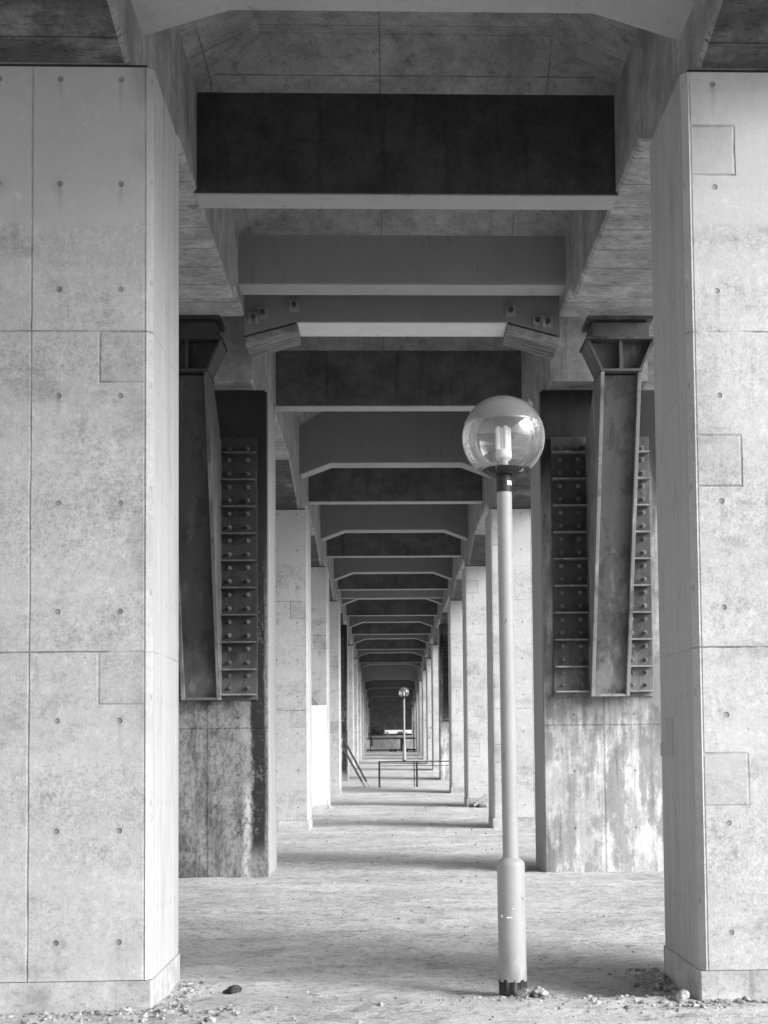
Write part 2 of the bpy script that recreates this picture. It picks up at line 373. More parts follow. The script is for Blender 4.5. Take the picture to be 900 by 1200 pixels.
def ground_mat():
    t = NT('trodden_dirt')
    a = t.ramp(t.noise(.8, (.6,1.3,1), det=6, rough=.62, vec=t.P), .32, .68); b = t.noise(3.5, (1,1.5,1), det=7, rough=.68, vec=t.P); f = t.noise(26, det=6, rough=.75, vec=t.P); g = t.noise(110, det=3, vec=t.P)
    scuff = t.noise(3.2, (.8,1.2,1), det=8, rough=.7, vec=t.P, off=(3,5,0))
    v = t.mul(.62, t.add(.62, t.add(t.mul(a, .30), t.mul(b, .36))))
    v = t.mul(v, t.sub(1., t.mul(t.ramp(scuff, .52, .64), .24)))
    v = t.mul(v, t.sub(1., t.mul(t.ramp(f, .50, .66), .34)))
    clod = t.noise(12, (.8,1.25,1), det=8, rough=.75, vec=t.P, off=(1,2,3)); v = t.mul(v, t.sub(1., t.mul(t.ramp(clod, .52, .62), .38)))
    v = t.mul(v, t.add(.70, t.mul(g, .60)))
    dot = t.ramp(t.noise(40, det=2, vec=t.P, off=(9,9,9)), .68, .73); v = t.mul(v, t.sub(1., t.mul(dot, .6)))
    peb = t.vor(30, vec=t.P); v = t.mixv(v, .5, t.mul(t.ramp(peb, .10, .16, 1., 0.), t.ramp(t.noise(2, vec=t.P, det=3), .48, .62)))
    h = t.add(t.mul(b, .9), t.add(t.mul(clod, .8), t.add(t.mul(f, .6), t.mul(g, .2))))
    return t.finish(v, .95, h, .9, .045, .1)
M['ground'] = ground_mat()
def stone_mat(name, base):
    t = NT(name); a = t.noise(9, det=5); big = t.noise(23, det=2, vec=t.P); v = t.mul(t.mul(base, t.add(.55, t.mul(a, .9))), t.ramp(big, .35, .65, .5, 1.35)); return t.finish(v, .9, a, .4, .01, .2)
M['stone'] = stone_mat('grey_stone', .30); M['darkstone'] = stone_mat('dark_stone', .05); M['leaf'] = stone_mat('dark_leaves', .05)
M['bark'] = stone_mat('bark', .08)

# ------------------------------------------------------------------ profile of the place
S, Y1, TH = 8.07, 8.215, 1.07
XL, XR = -1.348, 1.787
GT = [(-60, .0), (8.2, 0), (40.5, .115), (48.6, .30), (56.6, .475), (66.7, .665), (85, .95), (95, 1.23), (125, 1.45), (400, 1.6)]
def gz(y): return lerp_tab(GT, y)
def py(k): return Y1 + S*(k-1)
def pc(k): return py(k) + TH/2
TOPS = {1: 5.51, 2: 5.60, 3: 5.57, 4: 5.59, 5: 5.62, 6: 5.62, 7: 5.48, 8: 5.42, 9: 5.30, 10: 5.12, 11: 4.85, 12: 4.55, 13: 4.3}
DZ = [(-60, 0), (57, 0), (65, -.06), (73, -.19), (81.2, -.35), (89.3, -.7), (97.4, -.95), (105.5, -1.2), (130, -1.6)]
def dz(y): return lerp_tab(DZ, y)
def slab_z(y): return (7.03 if y < 15.02 else 7.42) + dz(y)
LAST = 13

# ------------------------------------------------------------------ ground
def hnoise(x, y):
    h = .020*noise.noise(Vector((x*.9, y*.9, 0))) + .014*noise.noise(Vector((x*2.7, y*3.1, 5)))
    f = noise.noise(Vector((x*7, y*8, 9))); h += .010*f + .007*noise.noise(Vector((x*17, y*17, 2))) - .012*max(0, noise.noise(Vector((x*3.7, y*3.3, 31)))-.25)
    return h
def ground_h(x, y):
    h = gz(y)
    if -60 < x < 60 and -20 < y < 130:
        h += hnoise(x, y)
        d1 = math.hypot((x+1.45)/1.0, (y-8.15)/.42)                      # rubble heaped round the near left pier
        h += .035*math.exp(-d1*d1)
        d2 = math.hypot((x-1.35)/.5, (y-8.75)/.35); h -= .03*math.exp(-d2*d2)
        d3 = math.hypot((x-.74)/.9, (y-8.25)/.16); h += .022*math.exp(-d3*d3)
        d4 = math.hypot((x-2.1)/.8, (y-8.0)/.3); h += .03*math.exp(-d4*d4)
    return h
def axis(segs):
    out = []
    for a, b, st in segs:
        n = max(1, round((b-a)/st)); out += [a + (b-a)*i/n for i in range(n)]
    return out + [segs[-1][1]]
xs = axis([(-400, -60, 60), (-60, -8, 4), (-8, -3, .5), (-3, 3.5, .045), (3.5, 9, .5), (9, 60, 4), (60, 400, 60)])
ys = axis([(-200, -20, 30), (-20, 6, 1.), (6, 7.2, .15), (7.2, 12, .035), (12, 20, .08), (20, 45, .25), (45, 130, 1.), (130, 600, 60)])
vs = [(x, y, ground_h(x, y)) for y in ys for x in xs]; nx = len(xs)
fs = [(j*nx+i, j*nx+i+1, (j+1)*nx+i+1, (j+1)*nx+i) for j in range(len(ys)-1) for i in range(nx-1)]
g = MB().add(vs, fs, True).build('ground', M['ground'])
tag(g, 'pale trodden dirt floor running under the viaduct', 'ground', kind='structure')

# ------------------------------------------------------------------ piers
def pier(k, side):
    x0, x1 = (XL-1.4, XL) if side > 0 else (XR, XR+1.4)      # side +1 = left row
    cx = (x0+x1)/2; base = gz(py(k)); top = TOPS[k]
    root = empty('concrete_pier', (cx, pc(k), base))
    st = k in (2, 6)
    mat = M['stL' if side > 0 else 'stR'] if st else M['pierL' if side > 0 else 'pierR']
    c = .036 if not st else .015; w = .7; d = TH/2
    poly = [(-w+c,-d),(w-c,-d),(w,-d+c),(w,d-c),(w-c,d),(-w+c,d),(-w,d-c),(-w,-d+c)]
    zp = .186 if not st else -.3
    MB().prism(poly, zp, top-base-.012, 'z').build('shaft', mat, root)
    if not st:
        e = .004; m = MB(); q = [(-w-e+.01,-d-e),(w+e-.01,-d-e),(w+e,-d-e+.01),(w+e,d+e),(-w-e,d+e),(-w-e,-d-e+.01)]
        m.prism(q, -.3, zp-.004, 'z'); m.build('plinth', M['plinth'], root)
    MB().box(-.66, .66, -d+.02, d-.02, top-base-.012, top-base+.012).build('bearing_pad', M['pad'], root)
    sd = 'left' if side > 0 else 'right'
    if k == 1: lab = 'huge smooth concrete pier closest to the viewer at the %s picture edge' % sd
    elif k == 2: lab = ('water-stained pier carrying a steel bracket, second in the left row, black strip on its edge' if side > 0 else
                        'pale blotchy pier carrying a steel bracket, second in the right row behind the lamp')
    elif k == 6: lab = 'dark-topped stained pier deep in the passage, sixth in the %s row' % sd
    elif k == 4 and side > 0: lab = 'concrete pier with a tall white board standing before it, fourth in the left row'
    elif k == 4: lab = 'concrete pier with rubble at its foot, fourth in the right row'
    elif k == 3 and side < 0: lab = 'concrete pier partly hidden by the near lamp pole, third in the right row'
    else: lab = 'plain concrete pier, %s from the viewer in the %s row' % (ORD[k], sd)
    tag(root, lab, 'pier', 'concrete piers in two rows along the passage')
    return root
PIERS = {}
for k in range(1, LAST+1):
    for s in (1, -1): PIERS[k, s] = pier(k, s)
# a flat repair coat on the near right pier's inner side
MB().prism([(.10, 1.41), (.52, 1.41), (.52, 1.50), (.34, 1.50), (.34, 1.66), (.10, 1.66)], -.703, -.7003, 'x').build('repair_coat', beam_mat('repair_coat', .35, .15, None, .1, True), PIERS[1, -1], label='flat grey painted repair patch')

# ------------------------------------------------------------------ girders
GL, GR, GW = -1.49, 1.88, 1.12
def soffit(y):
    z = lerp_tab([(15, 5.93), (16, 5.98)], y) + dz(y)
    if 13.9 < y < 15.0: z = 6.075
    if 15.0 < y < 15.9: return 6.62
    if 15.9 <= y < pc(2): return TOPS[2] + .012
    for k in range(0, LAST+1):
        c = pc(k); top = (TOPS.get(k, 5.51)) + .012
        d = abs(y-c); run = 2.2 if y < c else .9
        if k in (2, 6, 10):
            if y < c-TH/2-.35: continue
            run = .36 if y < c else .9
        if d <= TH/2: return top
        if d < TH/2+run: return min(z, top + (z-top)*(d-TH/2)/run)
    return z
def girder(y0, y1, side, lab):
    st = {y0, y1}
    for k in range(0, LAST+1):
        for e in (-TH/2-2.2, -TH/2-.36, -TH/2-.35, -TH/2, TH/2, TH/2+.9):
            yy = pc(k)+e
            if y0 < yy < y1: st.add(yy)
    yy = y0
    while yy < y1: st.add(yy); yy += 2.
    if y0 < 13.9 < y1: st |= {13.895, 13.905}
    if y0 < 15.9 < y1: st |= {15.896, 15.9}
    st = sorted(st); xi = GL if side > 0 else GR; q = -1 if side > 0 else 1
    mid = (y0+y1)/2; rings = []
    for y in st:
        z = soffit(y); zt = slab_z(y) + .07
        rings.append([(0, y-mid, zt), (0, y-mid, z+.025), (q*.025, y-mid, z), (q*GW, y-mid, z), (q*GW, y-mid, zt)])
    o = MB().loft(rings).build('bridge_girder', M['girder'], loc=(xi, mid, 0))
    tag(o, lab, 'girder', 'long concrete girders on the two pier rows')
units = [(-30.0, 14.98), (15.06, 47.2), (47.28, 79.6), (79.68, 112.)]
uname = ['nearest', 'second', 'third', 'farthest']
for i, (a, b) in enumerate(units):
    for s in (1, -1):
        girder(a, b, s, '%s long concrete girder over the %s pier row' % (uname[i], 'left' if s > 0 else 'right'))

# lower girder ends standing on the stained piers beside the brackets
# ------------------------------------------------------------------ cross beams
# straight ones between the piers : (y front, bottom, thickness, material key, label)
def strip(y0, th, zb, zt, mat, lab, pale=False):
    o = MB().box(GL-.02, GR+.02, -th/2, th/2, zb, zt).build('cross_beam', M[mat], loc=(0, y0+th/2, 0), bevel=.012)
    MB().box(GL-.015, GR+.015, -th/2+.004, th/2-.004, zb-.012, zb-.0).build('bounce_lit_strip', M['beampale'], o)  # pale strip paints light bounced off the ground onto the underside
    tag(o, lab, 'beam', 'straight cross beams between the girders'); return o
STR = [(3.2, 5.98, .30, 'beamdark', None), (11.2, 5.925, .30, 'beamblack', 'blackened straight cross beam nearest the viewer with bounce light painted on its underside'),
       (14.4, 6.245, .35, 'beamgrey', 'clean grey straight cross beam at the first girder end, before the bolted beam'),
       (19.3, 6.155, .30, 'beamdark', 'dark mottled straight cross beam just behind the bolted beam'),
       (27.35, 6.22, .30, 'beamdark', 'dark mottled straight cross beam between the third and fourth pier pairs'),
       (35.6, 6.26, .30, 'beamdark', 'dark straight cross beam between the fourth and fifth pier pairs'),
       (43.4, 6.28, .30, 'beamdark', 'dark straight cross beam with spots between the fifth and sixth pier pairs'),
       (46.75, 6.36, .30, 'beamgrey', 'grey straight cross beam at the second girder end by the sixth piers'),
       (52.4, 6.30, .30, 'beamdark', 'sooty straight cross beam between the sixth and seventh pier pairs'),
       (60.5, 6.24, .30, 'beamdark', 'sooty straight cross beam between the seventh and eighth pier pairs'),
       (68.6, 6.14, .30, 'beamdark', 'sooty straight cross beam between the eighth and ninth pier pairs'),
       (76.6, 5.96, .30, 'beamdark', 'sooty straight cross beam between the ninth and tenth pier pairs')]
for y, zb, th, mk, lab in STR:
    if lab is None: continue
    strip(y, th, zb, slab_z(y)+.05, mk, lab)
# haunched ones at the piers
def haunched(yf, th, zc, drop, mat, lab, notch=False, zt=None):
    zt = slab_z(yf+.1)+.05 if zt is None else zt
    a, b = GL-.02, GR+.02
    poly = [(a, zt), (b, zt), (b, zc-drop), (b-.56, zc), (a+.56, zc), (a, zc-drop)]
    o = MB().prism(poly[::-1], -th/2, th/2, 'y').build('haunched_beam', M[mat], loc=(0, yf+th/2, 0), bevel=.012)
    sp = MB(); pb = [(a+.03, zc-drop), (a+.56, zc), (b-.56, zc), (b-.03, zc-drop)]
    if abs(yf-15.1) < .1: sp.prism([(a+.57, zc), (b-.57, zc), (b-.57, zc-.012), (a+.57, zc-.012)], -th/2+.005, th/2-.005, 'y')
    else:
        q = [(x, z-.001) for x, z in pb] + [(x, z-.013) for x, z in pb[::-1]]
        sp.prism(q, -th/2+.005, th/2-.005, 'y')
    if yf > 10: sp.build('bounce_lit_strip', M['bright' if abs(yf-15.1) < .1 else 'beampale'], o)  # bounce light on the haunched soffits, put in as paler colour
    tag(o, lab, 'beam', 'haunched cross beams over the pier pairs'); return o
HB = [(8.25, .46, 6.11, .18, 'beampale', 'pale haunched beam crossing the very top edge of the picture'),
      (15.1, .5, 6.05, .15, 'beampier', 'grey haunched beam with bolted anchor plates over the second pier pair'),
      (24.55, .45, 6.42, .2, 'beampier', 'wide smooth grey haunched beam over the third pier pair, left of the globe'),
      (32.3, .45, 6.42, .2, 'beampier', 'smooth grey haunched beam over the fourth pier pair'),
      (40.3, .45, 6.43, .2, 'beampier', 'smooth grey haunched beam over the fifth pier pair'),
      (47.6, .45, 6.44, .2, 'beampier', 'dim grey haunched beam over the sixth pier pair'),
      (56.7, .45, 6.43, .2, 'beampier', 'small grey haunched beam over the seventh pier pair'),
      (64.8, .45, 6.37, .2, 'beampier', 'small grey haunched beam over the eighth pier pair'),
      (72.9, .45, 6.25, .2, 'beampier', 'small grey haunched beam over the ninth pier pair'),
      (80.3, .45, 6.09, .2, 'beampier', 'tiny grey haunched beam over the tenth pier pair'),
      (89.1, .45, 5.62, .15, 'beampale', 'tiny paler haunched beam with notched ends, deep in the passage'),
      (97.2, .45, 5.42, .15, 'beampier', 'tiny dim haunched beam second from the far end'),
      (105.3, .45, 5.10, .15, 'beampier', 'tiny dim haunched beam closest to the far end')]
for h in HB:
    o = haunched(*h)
    if abs(h[0]-15.1) < .1:
        def plate(x, z):
            p = MB().box(-.055, .055, -.03, .0, -.06, .06).build('anchor_plate', M['steel'], o, loc=(x, -.25, z))
            MB().tube((0,-.03,0), (0,-.10,0), .026, 6).build('nut', M['darkmetal'], p)
        for x, z in ((-1.40, 6.09), (-1.30, 6.14), (-.965, 6.225), (1.364, 6.17), (1.655, 6.065), (1.765, 6.045)): plate(x, z)
        # rough boarded corbels stuck under the haunches
        for sg, xe in ((1, GL), (-1, GR)):
            pl = [(xe, 5.885), (xe, 5.80), (xe+sg*.56, 5.955), (xe+sg*.56, 6.035)]
            MB().prism([(x, z) for x, z in pl], -.26, .31, 'y').build('boarded_corbel', M['corbel'], o, bevel=.006)

# ------------------------------------------------------------------ deck slabs with coffers
def deck(a, b, lab, beams):
    mid = (a+b)/2; m = MB(); n = max(2, int((b-a)/4)); z0 = slab_z(mid)-dz(mid)
    fs, fc, ft = (z0-.283, z0-.28, z0-.005) if a < 0 else (z0-.36, z0-.50, z0-.005)
    m.loft([[(-4.9, y-mid, z0+.09+dz(y)), (-2.62, y-mid, z0+dz(y)), (3.02, y-mid, z0+dz(y)), (5.3, y-mid, z0+.09+dz(y)), (5.3, y-mid, z0+.31+dz(y)), (-4.9, y-mid, z0+.31+dz(y))] for y in [a+(b-a)*i/n for i in range(n+1)]])
    segs = []; cur = a+.01; pk = ''
    for f, k, kind in sorted([p for p in beams if a < p[0] < b]): segs.append((cur, f, pk, kind)); cur = k; pk = kind
    segs.append((cur, b-.01, pk, ''))
    for s0, s1, k0, k1 in segs:
        if s1-s0 < .6: continue
        for xi, q in ((GL, 1), (GR, -1)):
            m.loft([[(xi-q*.02, y-mid, fs+z), (xi, y-mid, fs+z), (xi+q*.54, y-mid, ft+z), (xi+q*.54, y-mid, z0+.02+z), (xi-q*.02, y-mid, z0+.02+z)] for y, z in ((s0, dz(s0)), (s1, dz(s1)))])
        for y, q, kk in ((s0, 1, k0), (s1, -1, k1)):
            if kk != 'A': continue
            z = dz(y)
            m.loft([[(x, y-mid-q*.01, fc+z), (x, y-mid, fc+z), (x, y-mid+q*.42, ft+.001+z), (x, y-mid+q*.42, z0+.03+z), (x, y-mid-q*.01, z0+.03+z)] for x in (GL-.01, GR+.01)])
    o = m.build('deck_slab', M['slab'], loc=(0, mid, 0)); tag(o, lab, 'slab', 'concrete deck slabs roofing the passage'); return o
bspans = [(y, y+th, 'A') for y, zb, th, mk, lab in STR if lab] + [(h[0], h[0]+h[1], 'B') for h in HB]
for i, (a, b) in enumerate(units):
    deck(a, b, ['coffered concrete deck slab overhead nearest the viewer', 'coffered concrete deck slab behind the steel brackets',
                'dim coffered deck slab deep in the passage', 'dark deck slab at the far end of the passage'][i], bspans)

# ------------------------------------------------------------------ steel brackets on the stained piers
def bracket(k, side, steel, lab):
    cx = (XL-.7) if side > 0 else (XR+.7); yf = py(k); base = gz(yf)
    root = empty('steel_bracket', (cx, yf, base)); off = -.05*side
    dy = -.012
    MB().box(-.573, .573, -.032, -.004, 2.0, 5.02).build('back_plate', M['plate' if steel == 'steel' else 'platedark'], root, bevel=.004)
    W = .22
    for sx in (-1, 1):
        x = off + sx*(W-.02)
        poly = [(-.033, 2.0), (-.20, 2.0), (-1.32, 5.45), (-.80, 5.45), (-.033, 4.93)]
        MB().prism(poly, x-.02, x+.02, 'x').build('strut_side', M['rim' if steel == 'steel' else 'rimdark'], root, bevel=.004)
    # recessed front web, top and bottom closing plates
    MB().prism([(-.105, 2.03), (-1.20, 5.43), (-1.225, 5.43), (-.13, 2.03)], off-W+.041, off+W-.041, 'x').build('strut_web', M[steel], root)
    MB().box(off-W+.041, off+W-.041, -.197, -.034, 2.0, 2.029).build('foot_plate', M[steel], root)
    MB().box(off-W-.005, off+W+.005, -1.335, -.78, 5.451, 5.478).build('cap_plate', M[steel], root)
    MB().prism([(off-.19, 5.479), (off+.19, 5.479), (off+.33, 5.79), (off-.33, 5.79)], -1.19, -1.15, 'y').build('head_plate', M[steel], root)
    for sx in (-1, 1):
        MB().prism([(off+sx*.195, 5.479), (off+sx*.225, 5.479), (off+sx*.365, 5.79), (off+sx*.335, 5.79)], -1.33, -.85, 'x' if False else 'y').build('head_flange', M[steel], root)
    MB().box(off-.018, off+.018, -1.32, -1.192, 5.479, 5.79).build('head_rib', M[steel], root)
    MB().box(off-.38, off+.38, -1.37, -.82, 5.791, 5.815).build('head_top_plate', M[steel], root)
    MB().box(off-.31, off+.31, -1.34, -.86, 5.816, 5.975).build('bearing_block', M[steel], root, bevel=.006)
    MB().box(off-.28, off+.28, -1.30, -.90, 5.976, 6.01).build('bearing_pad', M['pad'], root)
    MB().box(off-.35, off+.35, -1.36, -.84, 6.011, 6.068).build('sole_plate', M[steel], root)
    zs = [2.06+.0 , 2.345] + [2.345+.31*i for i in range(1, 9)]
    bolt = None
    for sx in (-1, 1):
        xi = off + sx*(W+.003); xo = sx*.56
        for i, z in enumerate(zs):
            MB().prism([(-.034, z-.008), (-.15, z-.008), (-.15, z+.008), (-.034, z+.008)], min(xi, xo), max(xi, xo), 'x').build('stiffener', M['rim' if steel == 'steel' else 'rimdark'], root)
            top = zs[i+1] if i+1 < len(zs) else 5.0
            rows = (.27, .77) if i+1 < len(zs) else (.35,)
            for fr in rows:
                for q in (.22, .76):
                    px = xi + (xo-xi)*q; pz = z + (top-z)*fr
                    if bolt is None:
                        m = MB(); m.tube((0,0,0), (0,-.008,0), .026, 12); m.tube((0,-.008,0), (0,-.030,0), .019, 6); m.tube((0,-.030,0), (0,-.075,0), .010, 8)
                        bolt = m.build('bolt', M['plate' if steel == 'steel' else 'steeldark'], root, loc=(px, -.033, pz))
                    else:
                        c = bolt.copy(); COL.objects.link(c); c.parent = root; c.location = (px, -.033, pz)
    tag(root, lab, 'bracket', 'bolted steel brackets propping the girder ends')
    return root
bracket(2, 1, 'steeldark', 'dark grimy steel bracket with bolted ribbed plate, half hidden by the near left pier')
bracket(2, -1, 'steel', 'lighter grey steel bracket with bolted ribbed plate, right of the near lamp')
bracket(6, 1, 'steeldark', 'small dark steel bracket deep in the passage on the left row')
bracket(6, -1, 'steeldark', 'small dark steel bracket deep in the passage on the right row')

# ------------------------------------------------------------------ globe lamps
def lamp(loc, lab):
    root = empty('street_lamp', loc)
    m = MB(); m.lathe([(.0475, .80), (.0475, 1.6), (.0455, 3.03)], 32); m.build('pole', M['pole'], root)
    m = MB(); m.lathe([(.0835, .085), (.0835, .765), (.081, .785), (.066, .802), (.052, .812), (.049, .815)], 40); sl = m.build('sleeve', M['pole'], root)
    # torn black band at the foot
    n = 64; r0 = [(.0845*math.cos(2*math.pi*i/n), .0845*math.sin(2*math.pi*i/n), -.08) for i in range(n)]
    r1 = [(.0845*math.cos(2*math.pi*i/n), .0845*math.sin(2*math.pi*i/n),   .088 + .045*noise.noise(Vector((math.cos(2*math.pi*i/n)*2.2, math.sin(2*math.pi*i/n)*2.2, 4))) + .016*noise.noise(Vector((i*.9, 0, 0)))) for i in range(n)]
    r2 = [(.0832*math.cos(2*math.pi*i/n), .0832*math.sin(2*math.pi*i/n), p[2]) for i, p in enumerate(r1)]
    MB().loft([r0, r1, r2], False, True).build('foot_band', M['black'], root)
    for x, z, w, h in ((-.02, .468, .016, .006), (.002, .52, .004, .006), (-.062, .475, .004, .014)):
        a = math.asin(x/.084); 
        MB().box(x-w, x+w, -.084*math.cos(a)-.002, -.084*math.cos(a)+.008, z-h/2, z+h/2).build('paint_fleck', M['white'], sl)
    col = MB().lathe([(.0485, 3.025), (.0485, 3.135)], 32).build('collar', M['black'], root)
    ring = []
    MB().loft([[(.0490*math.cos(a), .0490*math.sin(a), z) for a in [math.radians(d) for d in range(-72, -31, 8)]] + [(.0495*math.cos(a), .0495*math.sin(a), z) for a in [math.radians(d) for d in range(-32, -73, -8)]] for z in (3.064, 3.090)]).build('sticker', M['white'], col)
    MB().lathe([(.045, 3.135), (.075, 3.130), (.105, 3.137), (.128, 3.152), (.130, 3.163), (.118, 3.170), (.03, 3.172)], 48).build('flange', M['flange'], root)
    R = .2535; zc = 3.362; zcap = 3.443
    a0 = math.asin((3.168-zc)/R); a1 = math.asin((zcap-zc)/R); n = 26
    MB().lathe([(R*math.cos(a0+(a1-a0)*i/n), zc+R*math.sin(a0+(a1-a0)*i/n)) for i in range(n+1)], 72, cap=False).build('globe', M['globe'], root)
    cp = [(R*1.002*math.cos(a1+(math.pi/2-a1)*i/n), zc+R*1.002*math.sin(a1+(math.pi/2-a1)*i/n)) for i in range(n)] 
    m = MB(); m.lathe(cp + [(.0008, zc+R*1.002)], 72, cap=False); m.lathe([(R*math.cos(a1)*1.0035, zcap-.004), (R*math.cos(a1)*1.0035, zcap+.003)], 72, cap=False)
    m.build('globe_cap', M['cap'], root)
    bb = MB().lathe([(.022, 3.17), (.027, 3.18), (.027, 3.215), (.042, 3.225), (.050, 3.24), (.050, 3.275), (.044, 3.285)], 28).build('lamp_socket', M['ceramic'], root)
    for i in range(4):
        a = i*math.pi/2+.35; x, y = .034*math.cos(a), .034*math.sin(a)
        MB().lathe([(.0165, 3.283), (.0165, 3.412), (.013, 3.424), (.005, 3.43)], 16, x, y).build('light_tube', M['tube'], bb)
    tag(root, lab, 'lamp', 'globe lamps on pale poles'); return root
l1 = lamp((.735, 8.565, ground_h(.735, 8.565)*.5), 'tall near lamp with clear globe, smoked cap and pale pole, before the right pier row')
l1.rotation_euler.y = math.radians(-.25)
l2 = copy_tree(l1); l2.location = (.803, 69.0, gz(69.0)-.01); l2.rotation_euler = (0, 0, .4)
tag(l2, 'small distant lamp with bright globe standing far down the passage', 'lamp', 'globe lamps on pale poles')

# ------------------------------------------------------------------ white board by the fourth left pier
r = empty('white_board', (-1.75, 32.15, gz(32.15)))
MB().box(-.45, .375, -.02, .02, .10, 2.33).build('panel', M['white'], r, bevel=.004)
MB().box(-.48, .47, -.14, .10, -.05, .098).build('foot', M['lowwall'], r, bevel=.01)
m = MB(); m.prism([(-.28+.53*math.cos(a), 2.10+.53*math.sin(a)) for a in [math.pi*i/24*1.0 for i in range(25)]], .025, .06, 'y'); m.build('rounded_top', M['steel'], r, label='dark grey half-round top showing above the white panel')
MB().tube((.05, -.01, 2.335), (.05, .01, 2.335), .035, 12).build('hanging_eye', M['steel'], r)
tag(r, 'bright white upright board with rounded grey top before the fourth left pier', 'board')

# ------------------------------------------------------------------ steel hurdle
H0 = gz(44)
r = empty('hand_rail', (.85, 44, H0))
for zz, nm in ((.81, 'top_rail'), (.675, 'lower_rail')):
    MB().box(-1.14, 1.12, -.025, .025, zz-.035 if nm == 'top_rail' else zz-.02, zz).build(nm, M['darkmetal'], r)
for x in (-1.115, .04, 1.10):
    MB().box(x-.03, x+.03, -.02, .02, -.1, .774).build('leg', M['darkmetal'], r)
MB().box(-.05, -.02, .35, .38, -.1, .77).build('brace', M['darkmetal'], r)
MB().box(-.05, -.02, .025, .35, .73, .77).build('brace_arm', M['darkmetal'], r)
tag(r, 'low dark metal rail on thin legs standing across the passage before the distant lamp', 'railing')

# ------------------------------------------------------------------ leaning timbers
for i, (dx, dzz, lab) in enumerate(((0, 0, 'upper of two dark timbers leaning on a left pier, with pale foot'), (-.11, -.10, 'lower of two dark timbers leaning on a left pier'))):
    p = Vector((-.58+dx*1.2, 44-.10*i, H0+.03)); q = Vector((-1.43+dx*1.2, 44.0-.10*i, 1.84+dzz*.6))
    d = (q-p)
    o = MB().bar(Vector((0,0,0)), d, .062, .07).build('timber_prop', M['timber'], loc=p, bevel=.006); tag(o, lab, 'timber', 'timbers leaning on a left pier')
    MB().bar(-d.normalized()*.01, d*.10, .068, .076).build('pale_foot', M['plinth'], o)

# ------------------------------------------------------------------ far end of the passage
W0 = gz(120)
o = MB().box(-14, 14, 0, .6, -.5, 6.6).build('end_wall', M['wall'], loc=(0, 121, W0)); tag(o, 'shaded concrete wall closing the far end of the passage', 'wall')
o = MB().box(-1.35, 9, 0, .3, -.2, .80).box(-1.42, 9.07, -.06, .36, .802, .90).build('low_wall', M['lowwall'], loc=(.3, 100, gz(100))); tag(o, 'low pale parapet wall behind the far metal fence', 'wall')
o = MB().box(-16, 16, -7, 8, 0, .9).build('bridge_deck', M['beamdark'], loc=(0, 119.2, 5.75)); tag(o, 'wide dark bridge deck crossing over the far end of the passage', 'bridge')
r = empty('metal_fence', (.3, 90, gz(90)))
MB().tube((-1.75,0,.82), (1.75,0,.82), .035, 8).build('top_rail', M['darkmetal'], r)
MB().box(-1.75, 1.75, -.05, .05, .06, .16).build('bottom_rail', M['darkmetal'], r)
for x in (-1.7, -1.38, 1.35, 1.62):
    MB().tube((x,0,-.1), (x,0,.82 if abs(x) > 1.5 else 1.9), .03, 8).build('post', M['darkmetal'], r)
tag(r, 'thin dark metal fence across the far end of the passage', 'fence')
for i, (x, lab) in enumerate(((.18, 'leftmost of three dark boulders at the foot of the far fence'), (.42, 'middle one of three dark boulders at the foot of the far fence'), (1.12, 'rightmost of three dark boulders at the foot of the far fence'))):
    o = MB().rock((0,0,0), .13, 2, .8, i+3).build('boulder', M['darkstone'], loc=(x+.05, 89.6, gz(89.6)+.09)); tag(o, lab, 'boulder', 'dark boulders by the far fence')
r = empty('utility_box', (.93, 92, gz(92)))
MB().box(-.12, .12, -.12, .12, -.05, .72).build('cabinet', M['darkmetal'], r, bevel=.01); MB().box(-.14, .14, -.14, .14, .722, .76).build('lid', M['steel'], r)
tag(r, 'narrow dark cabinet beside the distant lamp pole at the far fence', 'cabinet')
def bush(loc, sx, sz, lab, seed):
    random.seed(seed); root = empty('shrub', loc); m = MB()
    for i in range(900):
        u = random.uniform(-1, 1); ph = random.uniform(0, 6.283); rr = random.random()**.45
        k = 1 + .35*noise.noise(Vector((u*2, ph, seed)))
        c = Vector((math.cos(ph)*math.sqrt(1-u*u)*sx*rr*k, math.sin(ph)*math.sqrt(1-u*u)*sx*.7*rr*k, sz*.55 + u*sz*.55*rr*k))
        a = Vector((random.uniform(-1,1), random.uniform(-1,1), random.uniform(-1,1))).normalized()*.07; b = a.orthogonal().normalized()*.04
        m.add([c-a, c+b, c+a, c-b], [(0,1,2,3)])
    m.build('foliage', M['leaf'], root)
    MB().tube((0,0,-.1), (0,0,sz*.6), .04, 7, .02).tube((0,0,sz*.2), (sx*.4,.1,sz*.7), .025, 6, .01).tube((0,0,sz*.25), (-sx*.45,0,sz*.65), .025, 6, .01).build('stem', M['bark'], root)
    tag(root, lab, 'shrub')
bush((-.75, 103, gz(103)+.4), .75, 1.1, 'dark dense shrub behind the left end of the low far wall', 3)
bush((1.0, 105, gz(105)+.3), .75, .85, 'lower spreading dark shrub behind the far wall by the lamp pole', 5)
o = MB().box(-1.2, 1.3, 0, .2, 0, .28).build('sunlit_strip', M['white'], loc=(.95, 112, gz(112)+1.05));  # white board stands in for a sunlit band of far wall
MB().box(-1.1, -1.0, .02, .18, -1.3, 0).box(1.1, 1.2, .02, .18, -1.3, 0).build('leg', M['steel'], o)
tag(o, 'white strip painting in the sunlit band before the end wall', 'barrier')

